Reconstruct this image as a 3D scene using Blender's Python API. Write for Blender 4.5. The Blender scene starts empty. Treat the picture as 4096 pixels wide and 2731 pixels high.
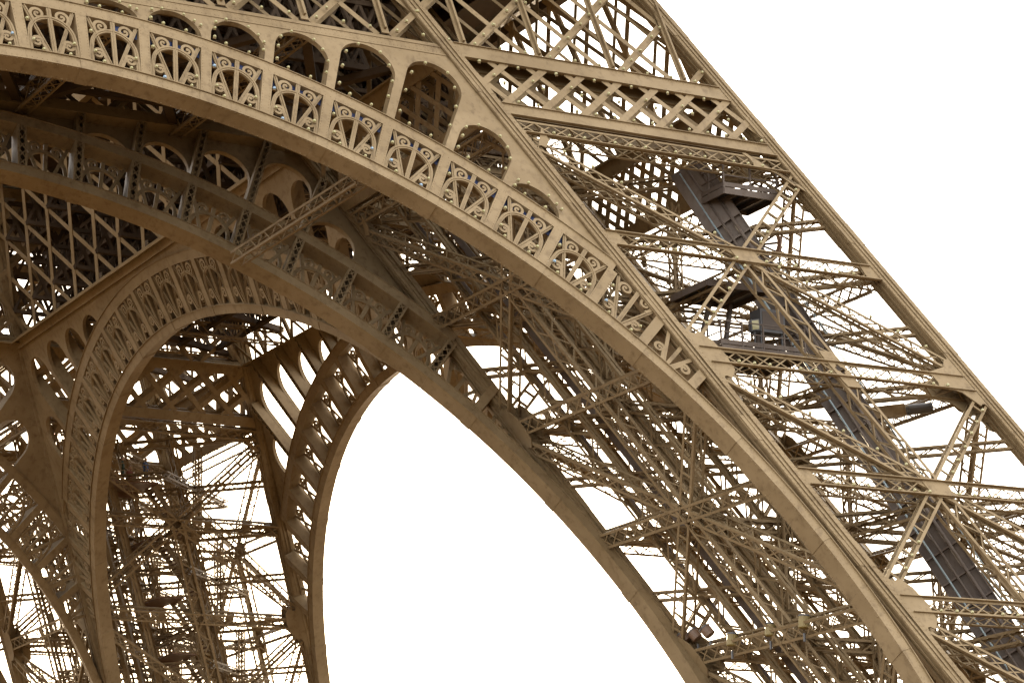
import bpy, math, random
import numpy as np
from mathutils import Matrix, Vector
random.seed(11)
rng = np.random.default_rng(5)
SC = bpy.context.scene
COL = SC.collection

# ------------------------------------------------------------------ camera
CAM_POS = (-34.097, -134.362, 1.7)
YAW, PITCH, ROLL, FPX = 0.51924, 0.255925, -0.031618, 11016.1
def cam_axes():
    f = Vector((math.sin(YAW)*math.cos(PITCH), math.cos(YAW)*math.cos(PITCH), math.sin(PITCH)))
    r = Vector((math.cos(YAW), -math.sin(YAW), 0)); u = r.cross(f)
    c, s_ = math.cos(ROLL), math.sin(ROLL)
    return f, c*r + s_*u, -s_*r + c*u
f_, r_, u_ = cam_axes()
cam = bpy.data.cameras.new('camera'); cam.sensor_width = 36.0; cam.lens = 36.0*FPX/4096.0
cam.clip_start = 0.5; cam.clip_end = 8000
camo = bpy.data.objects.new('camera', cam); COL.objects.link(camo)
camo.matrix_world = Matrix(((r_.x, u_.x, -f_.x, CAM_POS[0]), (r_.y, u_.y, -f_.y, CAM_POS[1]), (r_.z, u_.z, -f_.z, CAM_POS[2]), (0, 0, 0, 1)))
SC.camera = camo

# ------------------------------------------------------------------ sky, sun, exposure
SUN_EL, SUN_AZ = math.radians(9.8), math.radians(23.8)      # azimuth from +Y towards +X
SKY_STRENGTH, SUN_STRENGTH, EXPOSURE = 0.10, 5.0, 2.08
world = bpy.data.worlds.new('World'); SC.world = world; world.use_nodes = True
nt = world.node_tree; nt.nodes.clear()
sky = nt.nodes.new('ShaderNodeTexSky'); sky.sky_type = 'NISHITA'; sky.sun_disc = False
sky.sun_elevation = SUN_EL; sky.sun_rotation = SUN_AZ; sky.altitude = 50
sky.air_density = 1.0; sky.dust_density = 3.0; sky.ozone_density = 1.0
bg = nt.nodes.new('ShaderNodeBackground'); bg.inputs['Strength'].default_value = SKY_STRENGTH
out = nt.nodes.new('ShaderNodeOutputWorld')
# thin bright overcast: a white cloud veil mixed evenly over the clear sky
veil = nt.nodes.new('ShaderNodeMix'); veil.data_type = 'RGBA'; veil.inputs[0].default_value = 0.8
veil.inputs[7].default_value = (9.6, 9.4, 9.1, 1)
nt.links.new(sky.outputs[0], veil.inputs[6]); nt.links.new(veil.outputs[2], bg.inputs[0]); nt.links.new(bg.outputs[0], out.inputs[0])
sun = bpy.data.lights.new('sun', 'SUN'); sun.energy = SUN_STRENGTH; sun.angle = math.radians(0.6); sun.color = (1.0, 0.80, 0.52)
suno = bpy.data.objects.new('sun', sun); COL.objects.link(suno)
sd = Vector((math.sin(SUN_AZ)*math.cos(SUN_EL), math.cos(SUN_AZ)*math.cos(SUN_EL), math.sin(SUN_EL)))
suno.rotation_euler = sd.to_track_quat('Z', 'Y').to_euler(); suno.location = sd*300
vs = SC.view_settings; vs.view_transform = 'Standard'; vs.look = 'None'; vs.exposure = EXPOSURE; vs.gamma = 1.0
SC.cycles.max_bounces = 8; SC.cycles.diffuse_bounces = 5; SC.cycles.use_denoising = True

# ------------------------------------------------------------------ tower dimensions
H0, S, PW, ZC = 57.01, 0.491, 15.0, 6.826
K = math.sqrt(1 + S*S)
HALF = 0.42                                  # half width of a rafter
STEP = 4.25                                  # degrees between two pilasters
def Ho(z): return H0 - HALF - S*z            # rafter centre lines
def Hi(z): return H0 - PW - 0.15 - S*z
def um(z): return (Ho(z) + Hi(z))/2
Z_BEAM = 44.78
NODES = [40.78, 29.85, 18.87, 7.9, -3.05]
MIDS = [35.3, 24.36, 13.38, 2.4]

class Plane:
    """a leaning face: S, E or N side, off metres from the outer face; u runs along it, z up, d out of it"""
    def __init__(self, side, off=0.0):
        self.side, self.off = side, off
        if side == 'S': self.n = Vector((0, -1, S))/K
        if side == 'E': self.n = Vector((1, 0, S))/K
        if side == 'N': self.n = Vector((0, 1, S))/K
        if side == 'W': self.n = Vector((-1, 0, S))/K
    def P(self, u, z, d=0.0):
        h = H0 - S*z - self.off
        if self.side == 'S': b = Vector((u, -h, z))
        elif self.side == 'E': b = Vector((h, u, z))
        elif self.side == 'W': b = Vector((-h, u, z))
        else: b = Vector((u, h, z))
        return b + self.n*d
    def matrix(self):                        # local x = u (N: -u), y = z - ZC, z = out
        o = self.P(0, ZC)
        if self.side == 'S': x, y = Vector((1, 0, 0)), Vector((0, S, 1))
        elif self.side == 'E': x, y = Vector((0, 1, 0)), Vector((-S, 0, 1))
        else: x, y = Vector((-1, 0, 0)), Vector((0, -S, 1))
        M = Matrix.Identity(4)
        for i in range(3):
            M[i][0], M[i][1], M[i][2], M[i][3] = x[i], y[i], self.n[i], o[i]
        return M

# ------------------------------------------------------------------ materials
def mat_paint(name, c1, c2, rough=0.5, stain=(0.055, 0.032, 0.015), stain_amt=0.72, bump=0.08):
    m = bpy.data.materials.new(name); m.use_nodes = True; t = m.node_tree; b = t.nodes['Principled BSDF']
    geo = t.nodes.new('ShaderNodeNewGeometry')
    def noise(scale, detail, vec=None, r=0.55):
        n = t.nodes.new('ShaderNodeTexNoise'); n.inputs['Scale'].default_value = scale; n.inputs['Detail'].default_value = detail
        n.inputs['Roughness'].default_value = r
        t.links.new(vec or geo.outputs['Position'], n.inputs['Vector']); return n.outputs['Fac']
    def ramp(f, a, b_):
        r = t.nodes.new('ShaderNodeMapRange'); r.inputs[1].default_value = a; r.inputs[2].default_value = b_
        t.links.new(f, r.inputs[0]); return r.outputs[0]
    def mix(f, a, b_):
        x = t.nodes.new('ShaderNodeMix'); x.data_type = 'RGBA'
        for sk, v in ((x.inputs[0], f), (x.inputs[6], a), (x.inputs[7], b_)):
            if hasattr(v, 'is_linked'): t.links.new(v, sk)
            else: sk.default_value = v if not isinstance(v, tuple) else (*v, 1)
        return x.outputs[2]
    mp = t.nodes.new('ShaderNodeMapping'); mp.inputs['Scale'].default_value = (1.6, 1.6, 0.16)
    t.links.new(geo.outputs['Position'], mp.inputs[0])
    base = mix(ramp(noise(0.35, 5), 0.35, 0.65), c1, c2)
    streak = ramp(noise(1.2, 6, mp.outputs[0], 0.65), 0.56, 0.78)
    blot = ramp(noise(2.6, 6, None, 0.7), 0.52, 0.8)
    mul = t.nodes.new('ShaderNodeMath'); mul.operation = 'MAXIMUM'
    t.links.new(streak, mul.inputs[0]); t.links.new(blot, mul.inputs[1])
    am = t.nodes.new('ShaderNodeMath'); am.operation = 'MULTIPLY'; am.inputs[1].default_value = stain_amt
    t.links.new(mul.outputs[0], am.inputs[0])
    rs = t.nodes.new('ShaderNodeMath'); rs.operation = 'MULTIPLY'; rs.inputs[1].default_value = 0.55
    t.links.new(ramp(noise(4.5, 8, None, 0.75), 0.60, 0.78), rs.inputs[0])
    t.links.new(mix(rs.outputs[0], mix(am.outputs[0], base, stain), tuple(0.55*v for v in (c1[0]*1.25, c1[1]*0.75, c1[2]*0.45))), b.inputs['Base Color'])
    rr = t.nodes.new('ShaderNodeMapRange'); rr.inputs[3].default_value = rough - 0.1; rr.inputs[4].default_value = rough + 0.15
    t.links.new(noise(3.0, 4), rr.inputs[0]); t.links.new(rr.outputs[0], b.inputs['Roughness'])
    b.inputs['Specular IOR Level'].default_value = 0.12
    bp = t.nodes.new('ShaderNodeBump'); bp.inputs['Strength'].default_value = bump; bp.inputs['Distance'].default_value = 0.02
    t.links.new(noise(9.0, 5), bp.inputs['Height']); t.links.new(bp.outputs[0], b.inputs['Normal'])
    return m
def mat_plain(name, c, rough=0.5, metal=0.0, var=0.25, scale=3.0):
    m = bpy.data.materials.new(name); m.use_nodes = True; t = m.node_tree; b = t.nodes['Principled BSDF']
    n = t.nodes.new('ShaderNodeTexNoise'); n.inputs['Scale'].default_value = scale; n.inputs['Detail'].default_value = 5
    g = t.nodes.new('ShaderNodeNewGeometry'); t.links.new(g.outputs['Position'], n.inputs['Vector'])
    x = t.nodes.new('ShaderNodeMix'); x.data_type = 'RGBA'
    x.inputs[6].default_value = (*[v*(1-var) for v in c], 1); x.inputs[7].default_value = (*[min(1, v*(1+var)) for v in c], 1)
    t.links.new(n.outputs['Fac'], x.inputs[0]); t.links.new(x.outputs[2], b.inputs['Base Color'])
    b.inputs['Roughness'].default_value = rough; b.inputs['Metallic'].default_value = metal
    return m
M_IRON = mat_paint('tower_paint', (0.213, 0.156, 0.088), (0.166, 0.118, 0.063))
M_LIFT = mat_paint('lift_paint', (0.105, 0.083, 0.068), (0.080, 0.064, 0.056), 0.45)
M_SHADED = mat_paint('shaded_brown_paint', (0.075, 0.052, 0.034), (0.055, 0.038, 0.025), 0.7)  # tower paint darkened, under-floor shade put into its colour
M_DARK = mat_plain('dark_steel', (0.05, 0.05, 0.055), 0.5)
M_LAMP = mat_plain('lamp_housing', (0.30, 0.275, 0.14), 0.35, var=0.1)
M_LAMPB = mat_plain('lamp_glass_blue', (0.22, 0.32, 0.42), 0.25, var=0.15)
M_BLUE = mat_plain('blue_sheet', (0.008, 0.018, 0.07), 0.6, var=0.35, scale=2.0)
M_GROUND = mat_plain('gravel_ground', (0.095, 0.048, 0.005), 0.9, var=0.2, scale=0.3)
M_STONE = mat_plain('stone', (0.40, 0.36, 0.28), 0.85, scale=0.8)
M_WOOD = mat_plain('floor_boards', (0.035, 0.021, 0.015), 0.8, scale=0.7)  # dark maroon boards, darkened further as shade under the floor
M_RUST = mat_plain('primer_orange', (0.13, 0.064, 0.027), 0.6)
M_JEAN = mat_plain('blue_cloth', (0.05, 0.08, 0.16), 0.9)
M_SKIN = mat_plain('skin', (0.45, 0.28, 0.19), 0.6)
M_COAT = mat_plain('dark_green_cloth', (0.03, 0.05, 0.035), 0.9)
M_RED = mat_plain('red_cloth', (0.16, 0.04, 0.025), 0.8)
M_TAN = mat_plain('floodlight_can', (0.11, 0.062, 0.036), 0.5)
M_OLIVE = mat_plain('olive_can', (0.17, 0.125, 0.035), 0.5)
M_GLASS = mat_plain('lens', (0.10, 0.11, 0.13), 0.15)
M_CABLE = mat_plain('cable', (0.20, 0.25, 0.27), 0.5)

# ------------------------------------------------------------------ mesh helpers
class MB:
    def __init__(self): self.v, self.f = [], []
    def hexa(self, p):
        i = len(self.v); self.v += [tuple(q) for q in p]
        self.f += [(i, i+3, i+2, i+1), (i+4, i+5, i+6, i+7), (i, i+1, i+5, i+4), (i+1, i+2, i+6, i+5), (i+2, i+3, i+7, i+6), (i+3, i, i+4, i+7)]
    def box(self, x0, x1, y0, y1, z0, z1):
        self.hexa([(x0, y0, z0), (x1, y0, z0), (x1, y1, z0), (x0, y1, z0), (x0, y0, z1), (x1, y0, z1), (x1, y1, z1), (x0, y1, z1)])
    def bar(self, a, b, n, w, t):
        """flat bar from a to b, w wide across, t thick along n"""
        a, b, n = Vector(a), Vector(b), Vector(n)
        d = (b - a).normalized(); side = n.cross(d).normalized()*(w/2); n = d.cross(side).normalized()*(t/2)
        self.hexa([a-side-n, a+side-n, a+side+n, a-side+n, b-side-n, b+side-n, b+side+n, b-side+n])
    def plate(self, pts, n, t):
        """polygon pts (3-D, in a plane) extruded by t along -n"""
        n = Vector(n).normalized()*t; k = len(pts); i = len(self.v)
        self.v += [tuple(p) for p in pts] + [tuple(Vector(p) - n) for p in pts]
        self.f.append(tuple(range(i, i+k))); self.f.append(tuple(range(i+2*k-1, i+k-1, -1)))
        for j in range(k): q = (j+1) % k; self.f.append((i+j, i+k+j, i+k+q, i+q))
    def ring_plate(self, outer, inner, n, t):
        n = Vector(n).normalized()*t; k = len(outer); i = len(self.v)
        for L in (outer, inner): self.v += [tuple(p) for p in L]
        for L in (outer, inner): self.v += [tuple(Vector(p) - n) for p in L]
        for j in range(k):
            q = (j+1) % k
            self.f += [(i+j, i+q, i+k+q, i+k+j), (i+2*k+j, i+3*k+j, i+3*k+q, i+2*k+q), (i+j, i+2*k+j, i+2*k+q, i+q), (i+k+j, i+k+q, i+3*k+q, i+3*k+j)]
    def tube(self, pts, r, k=6, cap=True):
        rr = r if hasattr(r, '__len__') else [r]*len(pts); pts = [Vector(p) for p in pts]; base = len(self.v)
        for j, p in enumerate(pts):
            d = (pts[min(j+1, len(pts)-1)] - pts[max(j-1, 0)]).normalized()
            a = d.orthogonal().normalized() if j == 0 else (a - d*a.dot(d)).normalized()
            b = d.cross(a)
            for q in range(k):
                w = 2*math.pi*q/k; self.v.append(tuple(p + (a*math.cos(w) + b*math.sin(w))*rr[j]))
        for j in range(len(pts)-1):
            for q in range(k):
                q2 = (q+1) % k; o = base + j*k
                self.f.append((o+q, o+q2, o+k+q2, o+k+q))
        if cap:
            self.f.append(tuple(range(base+k-1, base-1, -1))); o = base+(len(pts)-1)*k; self.f.append(tuple(range(o, o+k)))
    def ribbon(self, path, w, t, z0=0.0, taper=None):
        """ribbon in the local xy plane following path, w wide, from z0 down by t"""
        k = len(path); i = len(self.v)
        for j, (x, y) in enumerate(path):
            x0, y0 = path[max(j-1, 0)]; x1, y1 = path[min(j+1, k-1)]
            L = math.hypot(x1-x0, y1-y0) or 1; nx, ny = -(y1-y0)/L, (x1-x0)/L; h = w/2*(1 if taper is None else taper[j])
            self.v += [(x+nx*h, y+ny*h, z0), (x-nx*h, y-ny*h, z0), (x-nx*h, y-ny*h, z0-t), (x+nx*h, y+ny*h, z0-t)]
        for j in range(k-1):
            o = i+4*j
            for q in range(4): q2 = (q+1) % 4; self.f.append((o+q, o+q2, o+4+q2, o+4+q))
        self.f += [(i, i+1, i+2, i+3), (i+4*k-1, i+4*k-2, i+4*k-3, i+4*k-4)]
    def mesh(self, name, mat, smooth=False):
        me = bpy.data.meshes.new(name); me.from_pydata(self.v, [], self.f)
        for m in (mat if isinstance(mat, (list, tuple)) else [mat]): me.materials.append(m)
        if smooth: me.polygons.foreach_set('use_smooth', [True]*len(me.polygons))
        me.update(); return me

PM = {}                                       # world matrices of parents
def link(name, data, parent=None, M=None, local=False, **props):
    o = bpy.data.objects.new(name, data); COL.objects.link(o)
    M = M or Matrix.Identity(4)
    if parent is not None:
        o.parent = parent
        if not local: o.matrix_parent_inverse = PM[parent.name].inverted()
    o.matrix_basis = M
    PM[o.name] = (PM[parent.name] @ M if local and parent is not None else M)
    for k, v in props.items(): o[k] = v
    return o
def empty(name, loc=(0, 0, 0), parent=None, **props):
    return link(name, None, parent, Matrix.Translation(loc), **props)
def put(name, mb, mat, parent=None, smooth=False, **props):
    return link(name, mb.mesh(name, mat, smooth), parent, **props)
def frame_matrix(a, b, n):
    a, b = Vector(a), Vector(b); x = (b-a).normalized(); y = Vector(n).cross(x).normalized(); z = x.cross(y)
    return Matrix(((x.x, y.x, z.x, a.x), (x.y, y.y, z.y, a.y), (x.z, y.z, z.z, a.z), (0, 0, 0, 1)))

LAT = {}
def lattice_mesh(L, w, dp, bay, style, c=0.12, b=0.065, mat=None, side='Z'):
    mat = mat or M_IRON
    key = (round(L, 2), w, dp, bay, style, c, b, mat.name, side)
    if key in LAT: return LAT[key]
    m = MB(); n = max(2, round(L/bay)); e = L/n
    for sy in (-1, 1):
        for sz in (-1, 1):
            y, z = sy*(w/2-c/2), sz*(dp/2-c/2)
            # angle iron: two legs
            m.box(0, L, y-c/2, y+c/2, z+sz*c/2-sz*0.02 if sz > 0 else z-c/2, z+c/2 if sz > 0 else z-c/2+0.02)
            m.box(0, L, y+sy*c/2-0.02 if sy > 0 else y-c/2, y+c/2 if sy > 0 else y-c/2+0.02, z-c/2+(0.0 if sz > 0 else 0.021), z+c/2-(0.021 if sz > 0 else 0))
    yy, zz = w/2-c/2, dp/2-0.03
    for sz in (-1, 1):
        for i in range(n):
            x0, x1 = i*e, (i+1)*e
            if style in ('X', 'Z'):
                sg = 1 if i % 2 == 0 else -1
                m.bar((x0, -yy*sg, sz*zz), (x1, yy*sg, sz*zz), (0, 0, 1), b, 0.016)
                if style == 'X': m.bar((x0, yy*sg, sz*(zz-0.018)), (x1, -yy*sg, sz*(zz-0.018)), (0, 0, 1), b, 0.016)
            if style == 'L': m.bar((x0, -yy, sz*zz), (x0, yy, sz*zz), (0, 0, 1), b*1.25, 0.05)
    if side:
        for sy in (-1, 1):
            y = sy*(w/2-0.03)
            for i in range(n):
                sg = 1 if i % 2 == 0 else -1
                m.bar((i*e, y, -zz*sg), ((i+1)*e, y, zz*sg), (0, 1, 0), b, 0.016)
    LAT[key] = m.mesh('lattice', mat); return LAT[key]
def member(name, a, b, n, parent, w=0.70, dp=0.75, bay=0.62, style='X', c=0.12, bb=0.065, mat=None, side='Z'):
    L = (Vector(b)-Vector(a)).length
    return link(name, lattice_mesh(L, w, dp, bay, style, c, bb, mat, side), parent, frame_matrix(a, b, n))

# ------------------------------------------------------------------ ground
g = MB(); g.v = [(-4000, -4000, 0), (4000, -4000, 0), (4000, 4000, 0), (-4000, 4000, 0)]; g.f = [(0, 1, 2, 3)]
put('ground', g, M_GROUND, kind='structure')

tower = empty('iron_tower', (0, 0, 0), label='tan painted iron lattice tower with curved fretwork arches and leaning legs', category='tower')

# ------------------------------------------------------------------ arches
def rafter_R(th, edge):
    """radius at which the ray at angle th meets the rafter's inner edge"""
    return (H0 - PW - 0.15 + edge - S*ZC)/(math.sin(abs(th)) + S*math.cos(th))
def pol(R, th): return (R*math.sin(th), R*math.cos(th))
ARC = {}
def cached(key, fn):
    if key not in ARC: ARC[key] = fn()
    return ARC[key]
def arc_mesh(R0, R1, t0, t1, d1, d0, seg, name, mat=None):
    m = MB()
    ths = [t0 + (t1-t0)*i/seg for i in range(seg+1)]; i0 = 0
    for th in ths:
        a, b = pol(R0, th), pol(R1, th)
        m.v += [(*a, d1), (*b, d1), (*b, d0), (*a, d0)]
    for j in range(seg):
        o = 4*j
        for q in range(4): q2 = (q+1) % 4; m.f.append((o+q, o+q2, o+4+q2, o+4+q))
    m.f += [(0, 3, 2, 1), (4*seg, 4*seg+1, 4*seg+2, 4*seg+3)]
    return m.mesh(name, mat or M_IRON)
def spiral(cx, cy, r0, r1, a0, a1, n):
    return [(cx + (r0+(r1-r0)*i/n)*math.cos(a0+(a1-a0)*i/n), cy + (r0+(r1-r0)*i/n)*math.sin(a0+(a1-a0)*i/n)) for i in range(n+1)]
FRET_H = 2.40
def m_scroll_low(R, sx):
    m = MB(); y = R
    path = [(0.24, 0.02), (0.30, 0.20), (0.37, 0.40), (0.46, 0.58)] + spiral(0.66, 0.56, 0.25, 0.055, math.radians(140), math.radians(-330), 26)
    path = [(sx*a, y+b) for a, b in path]
    m.ribbon(path, 0.125, 0.10, -0.04, [1.25 - 0.65*i/len(path) for i in range(len(path))])
    k = [(sx*0.66+0.05*math.cos(q*math.pi/4), y+0.56+0.05*math.sin(q*math.pi/4), -0.02) for q in range(8)]
    m.plate(k if sx > 0 else k, (0, 0, 1), 0.10)
    return m.mesh('scroll', M_IRON)
def m_scroll_up(R, sx):
    m = MB(); y = R
    path = [(0.66, 1.66), (0.76, 1.80), (0.80, 1.98)] + spiral(0.50, 2.03, 0.29, 0.06, math.radians(5), math.radians(470), 26)
    path = [(sx*a, y+b) for a, b in path]
    m.ribbon(path, 0.12, 0.10, -0.04, [1.2 - 0.6*i/len(path) for i in range(len(path))])
    m.plate([(sx*0.50+0.05*math.cos(q*math.pi/4), y+2.03+0.05*math.sin(q*math.pi/4), -0.02) for q in range(8)], (0, 0, 1), 0.10)
    return m.mesh('scroll', M_IRON)
def m_hoop(R):
    m = MB(); y = R
    path = [(-0.97, y+0.02), (-0.97, y+0.5), (-0.95, y+0.85)] + [(0.93*math.cos(a), y+0.98+0.92*math.sin(a)) for a in [math.pi*(1-i/22) for i in range(1, 22)]] + [(0.95, y+0.85), (0.97, y+0.5), (0.97, y+0.02)]
    m.ribbon(path, 0.17, 0.10, -0.03); m.ribbon(path, 0.03, 0.13, 0.0)
    return m.mesh('hoop', M_IRON)
def m_spoke(R, kind):
    m = MB(); y = R
    if kind == 0: m.bar((0, y+0.01, -0.06), (0, y+FRET_H-0.01, -0.06), (0, 0, 1), 0.19, 0.08); m.bar((0, y+0.02, -0.01), (0, y+FRET_H-0.02, -0.01), (0, 0, 1), 0.03, 0.03)
    else:
        m.bar((kind*0.13, y+0.01, -0.10), (kind*1.02, y+FRET_H-0.02, -0.10), (0, 0, 1), 0.16, 0.07)
        m.bar((kind*0.13, y+0.02, -0.04), (kind*1.02, y+FRET_H-0.03, -0.04), (0, 0, 1), 0.025, 0.05)
    return m.mesh('spoke', M_IRON)
def m_pilaster(R, dep, laced):
    m = MB(); w0, w1 = 0.21, 0.23
    if not laced:
        m.hexa([(-w0, R, -dep), (w0, R, -dep), (w1, R+FRET_H, -dep), (-w1, R+FRET_H, -dep), (-w0, R, 0), (w0, R, 0), (w1, R+FRET_H, 0), (-w1, R+FRET_H, 0)])
    else:
        laced_column(m, R, R+FRET_H, dep)
    return m.mesh('pilaster', M_IRON)
def laced_column(m, r0, r1, dep, w=0.22):
    """front plate at z=0, two side plates, lacing across the open back at z=-dep"""
    m.box(-w, w, r0, r1, -0.03, 0); m.box(-w, -w+0.03, r0, r1, -dep, -0.031); m.box(w-0.03, w, r0, r1, -dep, -0.031)
    for sx in (-1, 1): m.box(sx*w-(0.1 if sx > 0 else 0), sx*w+(0 if sx > 0 else 0.1), r0, r1, -dep-0.02, -dep-0.001)
    n = max(2, round((r1-r0)/0.46)); e = (r1-r0)/n
    for i in range(n):
        m.bar((-w+.05, r0+i*e, -dep-0.03), (w-.05, r0+(i+1)*e, -dep-0.03), (0, 0, 1), 0.042, 0.015)
        m.bar((w-.05, r0+i*e, -dep-0.046), (-w+.05, r0+(i+1)*e, -dep-0.046), (0, 0, 1), 0.042, 0.015)

def spandrel_bay(RE, t0, t1, thick, z_top):
    """one bay of the web plate above the arch, with its round headed opening; arch-local coordinates"""
    sg = 1 if (t0+t1) > 0 else -1
    def Rtop(t): return min((z_top-ZC)/math.cos(t), rafter_R(t, -HALF+0.12))
    tc = (t0+t1)/2; hs = (t1-t0)/2 - math.radians(0.30); hw = RE*hs
    apex = min(Rtop(tc)-0.64, Rtop(tc - hs*0.6)-0.58, Rtop(tc+hs*0.6)-0.58)
    if max(Rtop(t0), Rtop(t1)) < RE+0.02: return None
    hole = apex > RE+0.62
    cols = []
    if hole:
        cols += [(t0, RE, 0), (tc-hs, RE, 1)]
        N = 20
        for i in range(N+1):
            x = -math.cos(math.pi*i/N); t = tc + hs*x
            hh = min(hw, apex-RE); r = apex - hh*(1-math.sqrt(max(0, 1-x*x)))
            r = min(r, Rtop(t)-0.50); cols.append((t, max(RE, r), 2))
        cols += [(tc+hs, RE, 3), (t1, RE, 0)]
    else:
        cols = [(t0+(t1-t0)*i/6, RE, 0) for i in range(7)]
    cols = [(t, min(b, Rtop(t)), max(Rtop(t), RE), k) for t, b, k in cols]
    m = MB()
    for t, b, tp, k in cols:
        a, c = pol(b, t), pol(tp, t)
        m.v += [(*a, 0), (*c, 0), (*c, -thick), (*a, -thick)]
    for j in range(len(cols)-1):
        if cols[j][2]-cols[j][1] < 0.01 and cols[j+1][2]-cols[j+1][1] < 0.01: continue
        o = 4*j
        if abs(cols[j][0]-cols[j+1][0]) > 1e-6:
            m.f += [(o, o+4, o+5, o+1), (o+3, o+2, o+6, o+7), (o+1, o+5, o+6, o+2)]
        m.f.append((o, o+3, o+7, o+4))
    return m, (tc, hs, apex, hole)

ARCHES = []
OPENINGS = {}
def build_arch(name, plane, k0, k1, Rin, inner, label, tend):
    """arch from pilaster k0 to k1; inner arches show their fretwork towards the middle of the tower"""
    M = plane.matrix()
    if inner: M = M @ Matrix.Translation((0, 0, 0.0))
    # inner faces: look along -z, so turn the frame round (x -> -x, z -> -z)
    flip = -1 if inner else 1
    if inner: M = M @ Matrix.Diagonal((-1, 1, -1, 1)) @ Matrix.Translation((0, 0, 0.45))
    else: M = M @ Matrix.Translation((0, 0, -0.04))
    dep = 0.85
    arch = link(name, None, tower, M, label=label)
    usign = flip*(-1 if plane.side == 'N' else 1)         # local x = usign * u
    R1, R2, R3 = Rin+0.45, Rin+0.45+FRET_H, Rin+0.45+FRET_H+0.5
    st = math.radians(STEP)
    def rot(k): return Matrix.Rotation(-st*k*usign, 4, 'Z')
    ex_end = None
    for k in range(1, 20):
        if rafter_R(st*k, 0.0) < R3: ex_end = st*k; break
    # bands in pieces of two bays
    k = k0
    while k < k1 or st*k < tend:
        n = 2; t1 = 2*st-0.00008
        if st*k >= tend: break
        me = cached(('soffit', Rin), lambda: arc_mesh(Rin, R1, 0.00004, t1, 0, -dep, 8, 'soffit_plate'))
        link('soffit_plate', me, arch, rot(k if usign > 0 else k+2), local=True)
        me = cached(('lip', Rin), lambda: arc_mesh(R1, R1+0.035, 0.0, 2*st, 0.07, -dep-0.05, 8, 'soffit_flange'))
        link('soffit_flange', me, arch, rot(k if usign > 0 else k+2), local=True)
        me = cached(('seam', Rin), lambda: arc_mesh(Rin-0.022, R1-0.02, -0.0075, 0.0075, 0.022, -dep-0.02, 1, 'cover_strip'))
        link('cover_strip', me, arch, rot(k+1), local=True)
        if st*(k+1) < ex_end and st*(k+1) > -ex_end:
            me = cached(('ext', Rin), lambda: arc_mesh(R2, R3, 0.00004, t1, 0.0, -dep, 8, 'crown_plate'))
            link('crown_plate', me, arch, rot(k if usign > 0 else k+2), local=True)
            me = cached(('extlip', Rin), lambda: arc_mesh(R3, R3+0.03, 0.0, 2*st, 0.06, -dep-0.05, 8, 'crown_flange'))
            link('crown_flange', me, arch, rot(k if usign > 0 else k+2), local=True)
        k += 2
    ops = []
    for k in range(k0, k1):
        tc = st*(k+0.5)
        lim = rafter_R(tc, 0.3); limp = rafter_R(st*(k), 0.1)
        rm = rot(k+0.5)
        fx = lambda s_: s_*usign                               # local side of a world side
        # fretwork of this bay
        far = st*(abs(k+0.5)+0.5)
        full = rafter_R(far, 0.1) > R2
        sgn = 1 if k+0.5 > 0 else -1
        sides_ok = [-1, 1] if full else [-sgn]
        if rafter_R(tc, 0.25) > R1+1.7:
            if full: link('hoop', cached(('hoop', Rin), lambda: m_hoop(R1)), arch, rm, local=True)
        if rafter_R(tc, 0.3) > R2: link('spoke', cached(('spoke', Rin, 0), lambda: m_spoke(R1, 0)), arch, rm, local=True)
        if not full and abs(k+0.5) < 12.2:
            for kind in (-1, 0, 1):
                a0_, a1_ = (kind*0.13, kind*1.02); best = 0
                for q in np.linspace(0.1, 1, 37):
                    x_, y_ = a0_+(a1_-a0_)*q, R1+FRET_H*q; thq = tc + x_/y_
                    if y_ < rafter_R(thq, -0.35): best = q
                    else: break
                drawn = (kind == 0 and rafter_R(tc, 0.3) > R2) or (kind != 0 and rafter_R(tc + kind*0.022, 0.2) > R2-0.1)
                if best > 0.3 and not drawn:
                    m = MB(); lx = kind*usign
                    m.bar((lx*.13, R1+.01, -.1), (lx*(.13+.89*best), R1+FRET_H*best, -.1), (0, 0, 1), .16, .07)
                    link('spoke', m.mesh('spoke', M_IRON), arch, rm, local=True)
        for s_ in (-1, 1):
            ls = s_*usign
            ok_low = rafter_R(tc + s_*0.02*(1 if tc > 0 else -1), 0.0) > R1+1.30 and abs(k+0.5) < 12
            ok_up = rafter_R(tc + s_*0.022, 0.2) > R2-0.1
            if ok_up:
                link('spoke', cached(('spoke', Rin, ls), lambda: m_spoke(R1, ls)), arch, rm, local=True)
                link('scroll', cached(('su', Rin, ls), lambda: m_scroll_up(R1, ls)), arch, rm, local=True)
            if ok_low: link('scroll', cached(('sl', Rin, ls), lambda: m_scroll_low(R1, ls)), arch, rm, local=True)
        # pilaster at the bay's start
        for kk in ([k] if k < k1-1 else [k, k+1]):
            lim = rafter_R(st*kk, 0.2)
            if lim > R2:
                link('pilaster', cached(('pil', Rin, inner), lambda: m_pilaster(R1, dep, inner)), arch, rot(kk), local=True)
            elif lim > R1+1.3:
                m = MB(); m.box(-0.21, 0.21, R1, lim-0.05, -dep, -0.02); link('pilaster', m.mesh('pilaster', M_IRON), arch, rot(kk), local=True)
        # web plate above
        z_top = Z_BEAM if not inner else 44.6
        got = spandrel_bay(R3+0.03, st*k*1.0, st*(k+1), 0.22, z_top)
        if got:
            m, info = got
            if usign < 0:
                m.v = [(-x, y, z) for x, y, z in m.v]; m.f = [tuple(reversed(q)) for q in m.f]
            m.v = [(x, y, z-0.06) for x, y, z in m.v]
            link('web_plate', m.mesh('web_plate', M_IRON), arch, Matrix.Identity(4), local=True)
            if info[3]: ops.append((info, R3))
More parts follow.
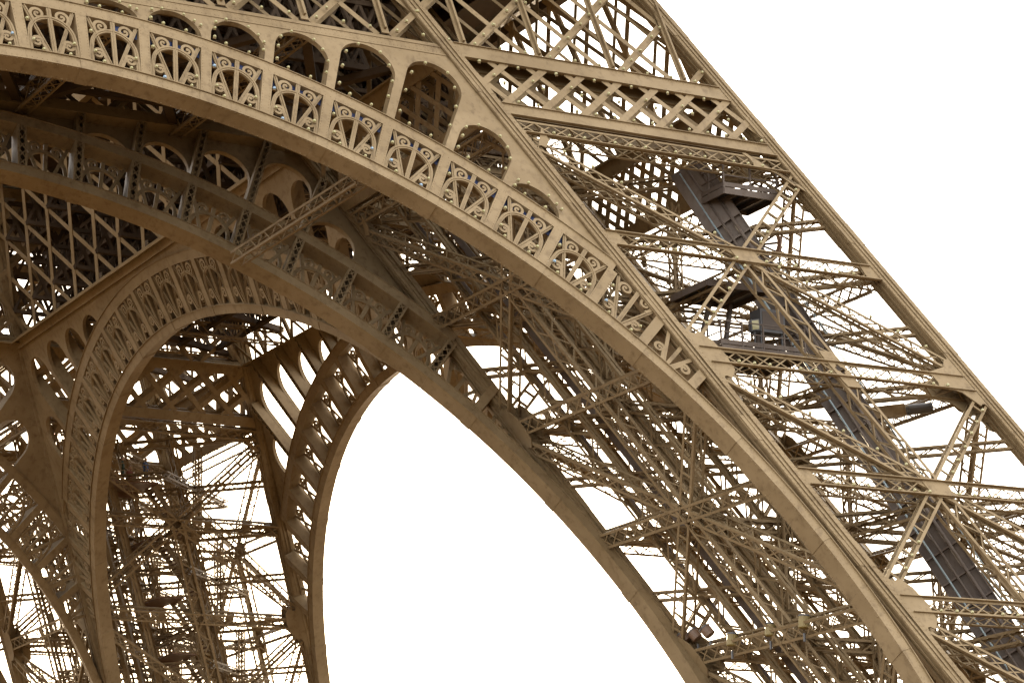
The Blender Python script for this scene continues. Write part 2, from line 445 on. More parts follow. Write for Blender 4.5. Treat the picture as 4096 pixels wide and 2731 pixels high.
        # pilaster between two openings (laced box behind the web)
        if got and got[1][3]:
            rt = min((z_top-ZC)/math.cos(st*k), rafter_R(st*k, -HALF)) - 0.08
            if rt > R3+0.7:
                m = MB(); laced_column(m, R3+0.04, rt, dep-0.3, 0.2); m.v = [(x, y, z-0.29) for x, y, z in m.v]
                link('web_column', m.mesh('web_column', M_IRON), arch, rot(k), local=True)
    OPENINGS[name] = ops
    ARCHES.append((name, plane, Rin))
    return arch
P_SO, P_SI = Plane('S'), Plane('S', 15.0)
P_EO, P_EI = Plane('E'), Plane('E', 15.0)
P_NO, P_NI = Plane('N'), Plane('N', 15.0)
P_WO, P_WI = Plane('W'), Plane('W', 15.0)
TEND = math.radians(88)
build_arch('outer_arch', P_SO, -6, 13, 33.46, False, 'sunless tan outer arch of the near side with scroll fretwork', TEND)
build_arch('inner_arch', P_SI, -6, 13, 33.95, True, 'dark inner arch behind the near outer arch, laced pilasters showing', TEND)
build_arch('inner_arch.001', P_EI, -13, 13, 34.0, True, 'golden brown inner arch of the adjoining side with fretwork fans', TEND)
build_arch('outer_arch.001', P_EO, -13, 13, 33.9, False, 'outer arch of the adjoining side framing the white sky', TEND)
build_arch('inner_arch.002', P_NI, 0, 13, 33.95, True, 'brown inner arch of the far side rising beside the far leg', TEND)
build_arch('outer_arch.002', P_NO, 0, 13, 33.9, False, 'outer arch of the far side behind the far leg', TEND)

# ------------------------------------------------------------------ legs
def leg_faces(sy):
    """(plane, sign of u, outer?) of the leg at x>0 and y of sign sy"""
    return [(P_SO if sy < 0 else P_NI, 1, sy < 0), (P_SI if sy < 0 else P_NO, 1, sy > 0), (P_EO, sy, True), (P_EI, sy, False)]
def rafter_mesh(xf, yf):
    m = MB()
    def seg(x0, x1, y0, y1, z0, z1):
        p = []
        for z in (z0, z1):
            X, Y = xf(z), yf(z); p += [(X+x0, Y+y0, z), (X+x1, Y+y0, z), (X+x1, Y+y1, z), (X+x0, Y+y1, z)]
        m.hexa(p)
    h = HALF
    seg(-h, h, -h, h, -0.5, 56.5)
    for o in (-0.13, 0.13):                                    # raised flange angles on each side
        for e in (-1, 1):
            a, b = (h, h+0.075) if e > 0 else (-h-0.075, -h)
            seg(a, b, o-0.05, o+0.05, -0.4, 56.4); seg(o-0.05, o+0.05, a, b, -0.4, 56.4)
    for e in (-1, 1):                                          # edge cover plates
        a, b = (h, h+0.022) if e > 0 else (-h-0.022, -h)
        for o in (-1, 1):
            y0, y1 = sorted((o*0.20, o*(h-0.03)))
            seg(a, b, y0, y1, -0.3, 56.3); seg(y0, y1, a, b, -0.3, 56.3)
    for z in np.arange(4.0, 56, 5.47):                         # butt straps
        for e in (-1, 1):
            for o in (-1, 1):
                a, b = (h, h+0.045) if e > 0 else (-h-0.045, -h)
                y0, y1 = sorted((o*0.185, o*(h-0.02)))
                seg(a, b, y0, y1, z, z+1.1); seg(y0, y1, a, b, z, z+1.1)
    return m.mesh('rafter', M_IRON)
GUS_IN = [(0, 1.55), (.42, 1.5), (.48, 1.18), (.62, 1.0), (.80, .97), (.98, 1.04), (1.08, 1.14), (1.47, .72), (1.56, .05), (1.41, -.64), (.90, -1.07), (.72, -.98), (.56, -1.02), (.46, -1.2), (.42, -1.5), (0, -1.6)]
GUS_OUT = [(0, 1.7), (.42, 1.6), (.50, 1.2), (.75, 1.14), (1.15, .74), (2.2, .42), (2.42, .40), (2.24, .15), (2.24, -.12), (2.42, -.38), (1.62, -.42), (1.3, -.52), (1.12, -.75), (.98, -.92), (.85, -1.1), (.68, -1.0), (.52, -.98), (.44, -1.2), (.42, -1.7), (0, -1.8)]
def face_plate(m, plane, sg, pts, d, t=0.035):
    pp = [plane.P(sg*u, z, d) for u, z in pts]
    m.plate(pp, plane.n, t)
def quatrefoil(n=32):
    return [(0.17+0.10*abs(math.cos(2*a)))*1.0 for a in [2*math.pi*i/n for i in range(n)]]
LEGS = []
def build_leg(sy, label):
    base = (H0-PW/2, sy*(H0-PW/2), 0)
    leg = empty('leg', base, tower, label=label)
    for fx in (Hi, Ho):
        for fy in (Hi, Ho):
            link('rafter', rafter_mesh(fx, lambda z, f=fy: sy*f(z)), leg)
    for plane, sg, outer in leg_faces(sy):
        d0 = -0.42 if outer else -0.14
        df = d0+0.40                                            # front of the plates
        n = plane.n
        P = lambda u, z, d=d0: plane.P(sg*u, z, d)
        for i, zt in enumerate(NODES[:-1]):
            zm, zb = MIDS[i], NODES[i+1]
            C = (um(zm), zm)
            # four diagonal halves meeting in the middle
            for (f, s_, z, du) in ((Hi, 1, zt-1.0, .80), (Ho, -1, zt-1.0, .80), (Hi, 1, zb+1.0, .80), (Ho, -1, zb+1.0, .80)):
                if z < -0.5: continue
                a = Vector((f(z)+s_*du, z)); c = Vector(C); v = (c-a).normalized(); c2 = c - v*0.35; a2 = a - v*0.5
                up = (s_ > 0) == (z < zm)
                member('diagonal_brace', P(*a2), P(*c2), n, leg, 0.72 if up else 0.62, 0.72, 0.86 if up else 0.8, 'L' if up else 'X', 0.13 if up else 0.12)
            for z, is_node in ((zm, False), (zt, True)):
                if is_node and i == 0: w_, zz = 0.72, zt
                else: w_, zz = 0.72, z
                for s_, f in ((1, Hi), (-1, Ho)):
                    member('cross_girder', P(f(zz)+s_*0.40, zz), P(um(zz)-s_*0.02, zz), n, leg, w_, 0.75, 0.84, 'X', 0.11, 0.06)
            if not outer:
                for zz in (zm, zt):
                    for q in (.16, .34, .66, .84):
                        uu = Hi(zz)+(Ho(zz)-Hi(zz))*q; m = MB()
                        face_plate(m, plane, sg, [(uu-.24+S*.34*0, zz+.33), (uu+.24, zz+.33), (uu+.24, zz-.36), (uu-.24, zz-.36)], df-.03, .03); link('girder_panel', m.mesh('girder_panel', M_IRON), leg)
            # strut down the middle of the face
            if i > 0: member('middle_strut', P(um(zt), zt), P(um(zm), zm), n, leg, 0.82, 0.7, 0.8, 'Z', 0.14)
            member('middle_strut', P(um(zm), zm), P(um(zb), zb), n, leg, 0.82, 0.7, 0.8, 'Z', 0.14)
            # plates
            m = MB(); dv = Vector((-S/2*0.0, 1))
            face_plate(m, plane, sg, [(um(zm+.40)-.34, zm+.40), (um(zm+.40)+.34, zm+.40), (um(zm+.28)+.62, zm+.28), (um(zm-.30)+.62, zm-.30), (um(zm-.42)+.34, zm-.42), (um(zm-.42)-.34, zm-.42), (um(zm-.30)-.62, zm-.30), (um(zm+.28)-.62, zm+.28)], df, 0.04)
            link('center_plate', m.mesh('center_plate', M_IRON), leg)
            if i > 0:
                m = MB(); N = 32; q = quatrefoil(N); outp, inp = [], []
                for j in range(N):
                    a = 2*math.pi*j/N; c_, s__ = math.cos(a), math.sin(a)
                    k_ = min(0.40/abs(c_) if abs(c_) > 1e-6 else 9, 0.85/abs(s__) if abs(s__) > 1e-6 else 9)
                    z_ = zt + k_*s__; outp.append(plane.P(sg*(um(z_)+k_*c_), z_, df+0.012))
                    z_ = zt + q[j]*s__*0.9; inp.append(plane.P(sg*(um(z_)+q[j]*c_*0.9), z_, df+0.012))
                m.ring_plate(outp, inp, n, 0.04); link('quatrefoil_plate', m.mesh('quatrefoil_plate', M_IRON), leg)
            for f, s_, g_ in ((Hi, 1, GUS_IN), (Ho, -1, GUS_OUT if (plane is P_SO) else GUS_IN)):
                if plane is not P_SO: g_ = [(u_*0.85, z_*0.85) for u_, z_ in g_]
                m = MB(); pts = [(f(zt+dz)+s_*du, zt+dz) for du, dz in g_ if not (i == 0 and dz > 0.6)]
                face_plate(m, plane, sg, pts, df+0.02, 0.04); link('gusset_plate', m.mesh('gusset_plate', M_IRON), leg)
                m = MB(); pts = [(f(zt+dz)+s_*du, zt+dz) for du, dz in g_ if not (i == 0 and dz > 0.6)]
                face_plate(m, plane, sg, pts, d0-0.37, 0.04); link('gusset_plate', m.mesh('gusset_plate', M_IRON), leg)
                m = MB(); face_plate(m, plane, sg, [(f(zm+.36)+s_*.3, zm+.36), (f(zm+.36)+s_*1.0, zm+.36), (f(zm-.38)+s_*1.15, zm-.38), (f(zm-.38)+s_*.3, zm-.38)], df+0.008, 0.03); link('gusset_plate', m.mesh('gusset_plate', M_IRON), leg)
                # stiffening ledges running onto the plates
                for z_ in ((zt+.33, zt-.37, zm+.33, zm-.37) if i > 0 else (zt-.37, zm+.33, zm-.37)):
                    m = MB(); a, b = P(f(z_)+s_*0.46, z_, df+0.05), P(um(z_), z_, df+0.05)
                    m.bar(a, b, n, 0.045, 0.12); link('girder_flange', m.mesh('girder_flange', M_IRON), leg)
        # deep lattice girder under the first floor truss
        for layer, dd in ((0, df+0.02), (1, d0-0.34)):
            for z0_, z1_ in ((41.28, 41.85), (44.16, 44.9)):
                m = MB(); pp = []
                for d in (dd-0.10, dd):
                    pp += [P(Hi(z0_)+.35, z0_, d), P(Ho(z0_)-.35, z0_, d), P(Ho(z1_)-.35, z1_, d), P(Hi(z1_)+.35, z1_, d)]
                m.hexa(pp); put('chord_plate', m, M_IRON, leg)
                for ze in (z0_, z1_):
                    m = MB(); m.bar(P(Hi(ze)+.4, ze, dd+0.03), P(Ho(ze)-.4, ze, dd+0.03), n, 0.03, 0.10); put('chord_flange', m, M_IRON, leg)
            for s_ in (1, -1):
                for j in range(-3, 12):
                    u0 = 21.84 - 0.0 + 1.95*j if s_ > 0 else 24.55 + 1.95*(j-1)
                    # clip the bar between the rafters
                    A, B = (u0, 41.8), (u0+s_*2.75, 44.2)
                    ts = [t for t in np.linspace(0, 1, 41) if Hi(A[1]+(B[1]-A[1])*t)+.3 <= A[0]+(B[0]-A[0])*t <= Ho(A[1]+(B[1]-A[1])*t)-.3]
                    if len(ts) < 6: continue
                    ta, tb = ts[0], ts[-1]
                    a = P(A[0]+(B[0]-A[0])*ta, A[1]+(B[1]-A[1])*ta, dd-0.02-(0.03 if s_ < 0 else 0)); b = P(A[0]+(B[0]-A[0])*tb, A[1]+(B[1]-A[1])*tb, dd-0.02-(0.03 if s_ < 0 else 0))
                    m = MB(); m.bar(a, b, n, 0.33 if s_ > 0 else 0.29, 0.025); put('lattice_bar', m, M_IRON, leg)
    # plan bracing and upright masts inside the leg
    for zt in NODES[:-1]+MIDS[:-1]:
        if zt < 3: continue
        cs = [Vector((f(zt), sy*g_(zt), zt)) for f in (Hi, Ho) for g_ in (Hi, Ho)]
        member('plan_brace', cs[0], cs[3], (0, 0, 1), leg, 0.55, 0.6, 0.8, 'Z', 0.12)
        member('plan_brace', cs[1], cs[2], (0, 0, 1), leg, 0.55, 0.6, 0.8, 'Z', 0.12)
    for zt in (38.0, 32.6, 27.1, 21.6, 16.1):              # lighter frames between the main levels
        cs = [Vector((f(zt), sy*g_(zt), zt)) for f in (Hi, Ho) for g_ in (Hi, Ho)]
        for i_, j_ in ((0, 3), (1, 2)):
            member('sub_brace', cs[i_], cs[j_], (0, 0, 1), leg, 0.45, 0.45, 0.75, 'Z', 0.10)
        mid = [(a_+b_)/2 for a_, b_ in ((cs[0], cs[1]), (cs[1], cs[3]), (cs[3], cs[2]), (cs[2], cs[0]))]
        for i_ in range(4 if sy > 0 else 0): member('sub_brace', mid[i_], mid[(i_+1) % 4], (0, 0, 1), leg, 0.45, 0.45, 0.75, 'Z', 0.10)
    for (z0_, z1_) in ((29.85, 35.3), (18.87, 24.36), (13.4, 18.87), (24.36, 29.85), (35.3, 40.78)):
        for ex, ey in ((0.9, 0.35), (0.42, 0.75), (0.8, 0.7), (0.3, 0.3)):
            if sy < 0 and ey >= .7: continue
            x = Hi(z0_) + (Ho(z0_)-Hi(z0_))*(1-ex) - 0.0 + 0.4; y = sy*(Hi(z0_) + (Ho(z0_)-Hi(z0_))*ey)
            member('upright_mast', (x, y, z0_), (x, y, z1_+0.4), (0, -1, 0), leg, 0.5, 0.5, 0.75, 'X', 0.10, 0.07)
    LEGS.append(leg); return leg
build_leg(-1, 'near leg with open lattice faces, lift track and machinery inside')
build_leg(1, 'far leg backlit by the low sun, stairs inside')

# ------------------------------------------------------------------ first floor: face trusses, ties, deck
floor = empty('floor_frame', (0, 0, 45), tower, label='dark lattice trusses and deck of the first floor')
def truss(plane, lo, hi, u0, pitch, z0, z1, posts, d, usign=1, w1=0.33, w2=0.29, back=0.8, double=True):
    n = plane.n
    def clip(A, B):
        ts = [t for t in np.linspace(0, 1, 81) if lo(A[1]+(B[1]-A[1])*t) <= A[0]+(B[0]-A[0])*t <= hi(A[1]+(B[1]-A[1])*t)]
        if len(ts) < 5: return None
        f = lambda t: (A[0]+(B[0]-A[0])*t, A[1]+(B[1]-A[1])*t)
        return f(ts[0]), f(ts[-1])
    hgt = z1-z0
    for j in range(-16, 17):
        u = u0 + pitch*j
        for s_ in (1, -1):
            for dd, sc in (((0, 1), (-back, 0.7)) if double else ((0, 1),)):
                c = clip((u+s_*0.3, z0), (u+s_*(0.3+hgt), z1))
                if c is None: continue
                m = MB(); e = d+dd-(0.0 if s_ > 0 else 0.035)
                m.bar(plane.P(usign*c[0][0], c[0][1], e), plane.P(usign*c[1][0], c[1][1], e), n, (w1 if s_ > 0 else w2)*sc, 0.03)
                put('truss_diagonal', m, M_IRON, floor)
        if posts:
            c = clip((u, z0), (u, z1))
            if c is None: continue
            a, b = plane.P(usign*c[0][0], c[0][1], d+0.10), plane.P(usign*c[1][0], c[1][1], d+0.10)
            m = MB(); m.bar(a, b, n, 0.36, 0.05); m.bar(plane.P(usign*c[0][0], c[0][1]+.2, d+0.2), plane.P(usign*c[1][0], c[1][1], d+0.2), n, 0.10, 0.16)
            put('truss_post', m, M_IRON, floor)
    for z in (z0-0.03, z1):
        m = MB(); p = []
        zz = (z, z+0.5) if z > z0 else (z-0.02, z+0.05)
        for dd in (d-back-0.1, d-0.02):
            for (uu, zv) in ((lo(zz[0]), zz[0]), (hi(zz[0]), zz[0]), (hi(zz[1]), zz[1]), (lo(zz[1]), zz[1])): p.append(plane.P(usign*uu, zv, dd))
        m.hexa(p); put('truss_chord', m, M_IRON, floor)
ZT = 52.6
truss(P_SO, lambda z: -Ho(z), lambda z: Ho(z), 13.08, 3.84, Z_BEAM+0.05, ZT, True, -0.14)
truss(P_SI, lambda z: -Ho(z)+.3, lambda z: Ho(z)-.3, 13.35, 3.82, 45.05, ZT, False, -0.2)
truss(P_EI, lambda z: -Ho(z), lambda z: Ho(z), 17.3, 3.43, Z_BEAM+0.05, ZT, False, -0.2, w1=.34, w2=.34, double=False)
truss(P_EO, lambda z: -Ho(z), lambda z: Ho(z), 17.3, 3.84, Z_BEAM+0.05, ZT, True, -0.2)
truss(P_NI, lambda z: -Ho(z), lambda z: Ho(z), 17.3, 3.43, Z_BEAM+0.05, ZT, False, -0.2)
truss(P_NO, lambda z: -Ho(z), lambda z: Ho(z), 17.3, 3.84, Z_BEAM+0.05, ZT, False, -0.2)
for z, w in ((44.18, .07), (44.62, .09)):
    m = MB(); m.bar(P_SO.P(-Hi(z)+.3, z, -.085), P_SO.P(Hi(z)-.3, z, -.085), P_SO.n, w, .03); put('seam_strip', m, M_IRON, floor)
# bottom flanges of the four beams round the middle
for plane, lo, hi in ((P_SI, -1, 1), (P_EI, -1, 1), (P_NI, -1, 1)):
    m = MB(); p = []
    for dd in (-0.62, 0.45):
        for z in (44.42, 45.02):
            h = Hi(z)
            a, b = (lo if lo < -1 else -h), h
            p.append((plane.P(a, z, dd), plane.P(b, z, dd)))
    (a0, b0), (a1, b1), (a2, b2), (a3, b3) = p
    m.hexa([a0, b0, b2, a2, a1, b1, b3, a3]); put('beam_flange', m, M_IRON, floor)
# horizontal wind bracing between outer and inner beams, at the level of the beams
zb = 44.9; yo, yi, xo, xi = Ho(zb)-.2, Hi(zb)+.1, Ho(zb)-.2, Hi(zb)+.1
xs = [13.35-7.64*k for k in range(-1, 4)]
for k in range(len(xs)-1):
    for a, b in (((xs[k], -yo), ((xs[k]+xs[k+1])/2, -(yo+yi)/2)), ((xs[k+1], -yo), ((xs[k]+xs[k+1])/2, -(yo+yi)/2)), ((xs[k], -yi), ((xs[k]+xs[k+1])/2, -(yo+yi)/2)), ((xs[k+1], -yi), ((xs[k]+xs[k+1])/2, -(yo+yi)/2))):
        m = MB(); m.bar((*a, zb), (*b, zb), (0, 0, 1), 0.42, 0.34); put('wind_brace', m, M_SHADED, floor)
    member('cross_tie', (xs[k], -yo, zb-.2), (xs[k], -yi, zb-.2), (0, 0, 1), floor, 0.7, 0.9, 0.8, 'X')
for k in range(-3, 4):
    y = 3.43*2*k
    member('cross_tie', (xi, y, zb), (xo, y, zb), (0, 0, 1), floor, 0.7, 0.9, 0.8, 'X')
    m = MB(); m.bar((xi, y, zb+.5), (xo, y+6.86, zb+.5), (0, 0, 1), 0.42, 0.34); put('wind_brace', m, M_SHADED, floor)
# lattice joists hanging in the depth of the floor, bars thickened to block light
for k in range(-5, 10):
    x = 3.84*k - 1.4
    for z in (47.2, 50.6):
        if abs(x) < Hi(z): member('floor_joist', (x, -Ho(z)+.3, z), (x, -Hi(z)-.2, z), (1, 0, 0), floor, 2.4, 0.3, 1.0, 'X', 0.22, 0.15, M_SHADED)
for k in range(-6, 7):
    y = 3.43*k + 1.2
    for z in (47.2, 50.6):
        member('floor_joist', (Hi(z)+.2, y, z), (Ho(z)-.3, y, z), (0, 1, 0), floor, 2.4, 0.3, 1.0, 'X', 0.22, 0.15, M_SHADED)
        member('floor_joist', (-8+(y+20)*.5, Hi(z)+.2, z), (-8+(y+20)*.5, Ho(z)-.3, z), (1, 0, 0), floor, 2.4, 0.3, 1.0, 'X', 0.22, 0.15, M_SHADED)
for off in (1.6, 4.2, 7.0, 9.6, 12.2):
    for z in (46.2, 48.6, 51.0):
        y = -(Ho(z)-off); member('floor_joist', (-16, y, z), (Hi(z)-.5, y, z), (0, -1, 0), floor, 2.2, 0.3, 0.9, 'X', 0.25, 0.15, M_SHADED)
        x = Ho(z)-off; member('floor_joist', (x, -Hi(z)+.5, z), (x, Hi(z)-.5, z), (1, 0, 0), floor, 2.2, 0.3, 0.9, 'X', 0.25, 0.15, M_SHADED)
# maintenance gangways along inside the face trusses, added to block sky light
for z, o0, o1 in ((48.9, 1.2, 7.2), (52.9, 0.9, 14.5), (46.4, 8.2, 12.2)):
    a, b = Ho(z)-o0, Ho(z)-o1
    c_ = Hi(z)-1.0
    for x0, x1, y0, y1 in ((-c_, c_, -a, -b), (b, a, -c_, c_), (-c_, c_, b, a)):
        for q in range(6):
            if x1-x0 > y1-y0: u0, u1 = x0+(x1-x0)*q/6, x0+(x1-x0)*(q+1)/6-.02; p = (u0, u1, y0, y1)
            else: u0, u1 = y0+(y1-y0)*q/6, y0+(y1-y0)*(q+1)/6-.02; p = (x0, x1, u0, u1)
            m = MB(); m.box(*p, z, z+.08); put('added_gangway_plate', m, M_SHADED, floor)
# deck: a ring round the central void
for nm, (x0, x1, y0, y1) in (('deck', (-36, 36, -36, -13)), ('deck', (-36, 36, 13, 36)), ('deck', (13.0, 36, -12.99, 12.99)), ('deck', (-36, -13.0, -12.99, 12.99))):
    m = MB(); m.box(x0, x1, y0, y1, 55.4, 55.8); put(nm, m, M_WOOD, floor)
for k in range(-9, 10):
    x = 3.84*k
    m = MB(); m.box(x-.15, x+.15, -35.5, -13.2, 54.6, 55.39); put('deck_beam', m, M_SHADED, floor)
    m = MB(); m.box(x-.15, x+.15, 13.2, 35.5, 54.6, 55.39); put('deck_beam', m, M_SHADED, floor)
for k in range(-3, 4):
    m = MB(); m.box(13.2, 35.5, 3.84*k-.15, 3.84*k+.15, 54.6, 55.39); put('deck_beam', m, M_SHADED, floor)

# ------------------------------------------------------------------ lift track, rails and machinery in the near leg
def track_pt(z, a=0.0, b=0.0):
    """point on the lift track; a across the track, b out of its upper side"""
    e = 5.6 - 0.098*(z-18.1); h = H0 - S*z - e
    c = Vector((h, -h, z)); across = Vector((1, 1, 0)).normalized()
    t = Vector((-S+0.098, S-0.098, 1)).normalized(); nn = across.cross(t)
    return c + across*a + nn*b
track = empty('lift_track', track_pt(0), label='purplish grey panelled lift track climbing inside the near leg', category='lift track')
for a in (-0.95, 0.95):
    m = MB(); p0, p1 = -0.3, 41.2; pp = []
    for z in (p0, p1): pp += [track_pt(z, a-.16, -.85), track_pt(z, a+.16, -.85), track_pt(z, a+.16, .75), track_pt(z, a-.16, .75)]
    m.hexa(pp); put('side_girder', m, M_LIFT, track)
    for b in (-.88, .77):
        m = MB(); pp = []
        for z in (p0, p1): pp += [track_pt(z, a-.26, b-.02), track_pt(z, a+.26, b-.02), track_pt(z, a+.26, b+.03), track_pt(z, a-.26, b+.03)]
        m.hexa(pp); put('girder_flange', m, M_LIFT, track)
    for z in np.arange(0.6, 41, 1.15):
        m = MB(); pp = []
        for zz in (z, z+.07): pp += [track_pt(zz, a-.34, -.84), track_pt(zz, a+.34, -.84), track_pt(zz, a+.34, .74), track_pt(zz, a-.34, .74)]
        m.hexa(pp); put('stiffener', m, M_LIFT, track)
for z in np.arange(0.2, 40.6, 1.15):
    m = MB(); pp = []
    for zz in (z, z+1.12): pp += [track_pt(zz, -.78, .30), track_pt(zz, .78, .30), track_pt(zz, .78, .36), track_pt(zz, -.78, .36)]
    m.hexa(pp); put('track_panel', m, M_LIFT, track)
for a in (-1.28, 1.28):
    for b, r in ((.36, .085), (-.12, .06), (-.5, .045)):
        m = MB(); m.tube([track_pt(0, a, b), track_pt(41, a, b)], r, 8); put('pipe', m, M_LIFT if r > .05 else M_CABLE, track, True)
for a in (-.5, .5):
    m = MB(); m.tube([track_pt(0, a, .75), track_pt(41, a, .75)], 0.05, 6); put('running_rail', m, M_DARK, track)
legs_by = {-1: LEGS[0], 1: LEGS[1]}
for sy in (-1, 1):
    leg = legs_by[sy]
    for dx, dy, w in ((2.1, 1.5, .30), (3.3, 2.3, .30), (4.8, 3.4, .26)):
        m = MB(); m.bar((Hi(0)+dx, sy*(Hi(0)+dy), 0), (Hi(41)+dx, sy*(Hi(41)+dy), 41), (0.7, sy*-0.7, 0), w, 0.28); put('guide_rail', m, M_LIFT if sy < 0 else M_IRON, leg)
    for dx, dy in ((2.7, 5.2), (4.6, 7.0), (6.4, 8.8), (3.2, 10.2), (5.6, 4.6), (7.6, 6.2), (1.3, 7.6), (8.8, 10.8), (10.2, 4.0), (1.0, 3.2), (4.0, 1.4)):
        if sy < 0 and dy > 8: continue
        member('stair_stringer', (Hi(0)+dx, sy*(Hi(0)+dy), 0), (Hi(41)+dx, sy*(Hi(41)+dy), 41), (1, 0, 0), leg, 1.15, 0.35, 0.95, 'Z', 0.14, 0.1)
    # horizontal frames that carry the track
    for z in (35.3, 29.85, 24.36, 18.87, 13.4):
        member('track_bearer', (Hi(z), sy*um(z), z-.5), (Ho(z), sy*um(z), z-.5), (0, 0, 1), leg, .6, .6, .9, 'X', .11)
        member('track_bearer', (um(z)-.6, sy*Hi(z), z-.95), (um(z)-.6, sy*Ho(z), z-.95), (0, 0, 1), leg, .6, .6, .9, 'X', .11)

def wheel(loc, R, label):
    w = empty('sheave_wheel', loc, label=label, category='wheel', group='lift cable wheels')
    ax = Vector((1, 1, 0)).normalized(); X = Vector((0, 0, 1)); Y = ax.cross(X); c = Vector(loc)
    def pt(r, a, o): return c + (X*math.cos(a) + Y*math.sin(a))*r + ax*o
    m = MB(); N = 40; prof = [(R-.16, -.16), (R, -.16), (R, -.1), (R-.06, -.05), (R-.06, .05), (R, .1), (R, .16), (R-.16, .16)]
    for j in range(N):
        for r, o in prof: m.v.append(tuple(pt(r, 2*math.pi*j/N, o)))
    k = len(prof)
    for j in range(N):
        j2 = (j+1) % N
        for q in range(k): q2 = (q+1) % k; m.f.append((j*k+q, j*k+q2, j2*k+q2, j2*k+q))
    put('rim', m, M_RUST, w)
    for j in range(12):
        a = 2*math.pi*j/12; m = MB(); m.bar(pt(.12, a, 0), pt(R-.15, a, 0), ax, .09, .1); put('spoke', m, M_LIFT, w)
    m = MB(); m.tube([pt(0, 0, -.25), pt(0, 0, .25)], .17, 14); put('hub', m, M_LIFT, w)
    return w
wheel((36.3, -34.5, 37.75), 0.98, 'large spoked cable wheel under the upper railed platform')
wheel((34.9, -35.2, 36.55), 0.92, 'spoked cable wheel half hidden lower beside the lift track')

def platform(x0, x1, y0, y1, z, label, rail=True, name='work_platform'):
    p = empty(name, ((x0+x1)/2, (y0+y1)/2, z), label=label, category='platform')
    m = MB(); m.box(x0, x1, y0, y1, z-.06, z); put('floor_plate', m, M_DARK, p)
    for (a, b) in (((x0, y0), (x1, y0)), ((x1, y0), (x1, y1)), ((x1, y1), (x0, y1)), ((x0, y1), (x0, y0))):
        m = MB(); m.bar((*a, z-.12), (*b, z-.12), (0, 0, 1), .08, .30); put('edge_beam', m, M_LIFT, p)
    for k in range(1, 4):
        x = x0+(x1-x0)*k/4; m = MB(); m.box(x-.05, x+.05, y0+.05, y1-.05, z-.26, z-.062); put('joist', m, M_LIFT, p)
    if rail:
        L = [(x0, y0), (x1, y0), (x1, y1), (x0, y1)]
        for i in range(4):
            a, b = Vector((*L[i], z)), Vector((*L[(i+1) % 4], z)); n = max(2, round((b-a).length/1.2))
            for j in range(n):
                q = a + (b-a)*j/n; m = MB(); m.box(q.x-.035, q.x+.035, q.y-.035, q.y+.035, z, z+1.15); put('rail_post', m, M_LIFT, p)
            for hgt in (.18, .62, 1.12):
                m = MB(); m.bar(a+Vector((0, 0, hgt)), b+Vector((0, 0, hgt)), (0, 0, 1), .05, .05 if hgt > .3 else .2); put('hand_rail', m, M_LIFT, p)
    return p
platform(30.6, 35.0, -39.3, -36.2, 31.25, 'lower railed work platform with cabinet beside the lift track')
platform(30.7, 34.0, -38.3, -35.4, 34.45, 'bare dark underside platform hung between the two railed ones', rail=False)
platform(33.0, 35.9, -36.6, -34.2, 39.45, 'upper railed platform above the spoked wheels')
m = MB(); m.box(33.2, 34.5, -38.6, -37.8, 32.3, 33.35); cab = put('control_cabinet', m, M_DARK, label='dark grey control cabinet standing on the lower work platform', category='cabinet')
m = MB(); m.box(33.25, 33.33, -38.5, -38.42, 31.25, 32.3); put('leg', m, M_DARK, cab); m = MB(); m.box(34.35, 34.43, -38.5, -38.42, 31.25, 32.3); put('leg', m, M_DARK, cab)
m = MB(); m.box(33.3, 34.4, -38.62, -38.602, 32.42, 33.22); put('cabinet_door', m, M_LIFT, cab)
fl = empty('work_floodlight', (32.6, -39.0, 31.3), label='square floodlight on the rail of the lower work platform', category='floodlight')
m = MB(); m.plate([(32.35, -39.1, 32.1), (32.85, -39.05, 32.2), (32.85, -39.0, 32.72), (32.35, -39.05, 32.62)], (0, -1, 0.2), .2); put('housing', m, M_DARK, fl)
m = MB(); m.plate([(32.41, -39.115, 32.16), (32.79, -39.065, 32.25), (32.79, -39.02, 32.66), (32.41, -39.07, 32.57)], (0, -1, 0.2), .02); put('lens', m, M_LAMP, fl)
m = MB(); m.bar((32.6, -38.95, 31.26), (32.6, -38.95, 32.2), (0, 1, 0), .06, .06); put('bracket', m, M_DARK, fl)
# struts between platforms
for a, b in (((31.2, -36.4, 31.3), (32.4, -36.0, 34.4)), ((32.6, -36.4, 31.3), (33.6, -35.8, 34.4)), ((34.4, -36.3, 31.3), (35.6, -35.6, 36.0))):
    m = MB(); m.bar(a, b, (0, 1, 0), .18, .18); put('hanger_strut', m, M_LIFT, track)
m = MB(); pp = []
for z in (38.2, 41.0): pp += [track_pt(z, -1.3, -.95), track_pt(z, 1.3, -.95), track_pt(z, 1.3, .75), track_pt(z, -1.3, .75)]
m.hexa(pp); put('head_box', m, M_LIFT, track)
for i, (a, b) in enumerate((((36.6, -35.1, 37.2), track_pt(14, 1.5, 1.1)), ((36.9, -34.8, 37.0), track_pt(12, 1.9, 1.2)), ((35.3, -35.9, 36.0), track_pt(14, -1.4, 1.2)))):
    m = MB(); m.tube([a, b], .025, 5); put('lift_cable', m, M_CABLE, label=['thin grey lift cable running down from the upper wheel', 'thin grey lift cable lying outermost beside the track', 'thin grey lift cable from the lower wheel along the track'][i], category='cable', group='lift cables')

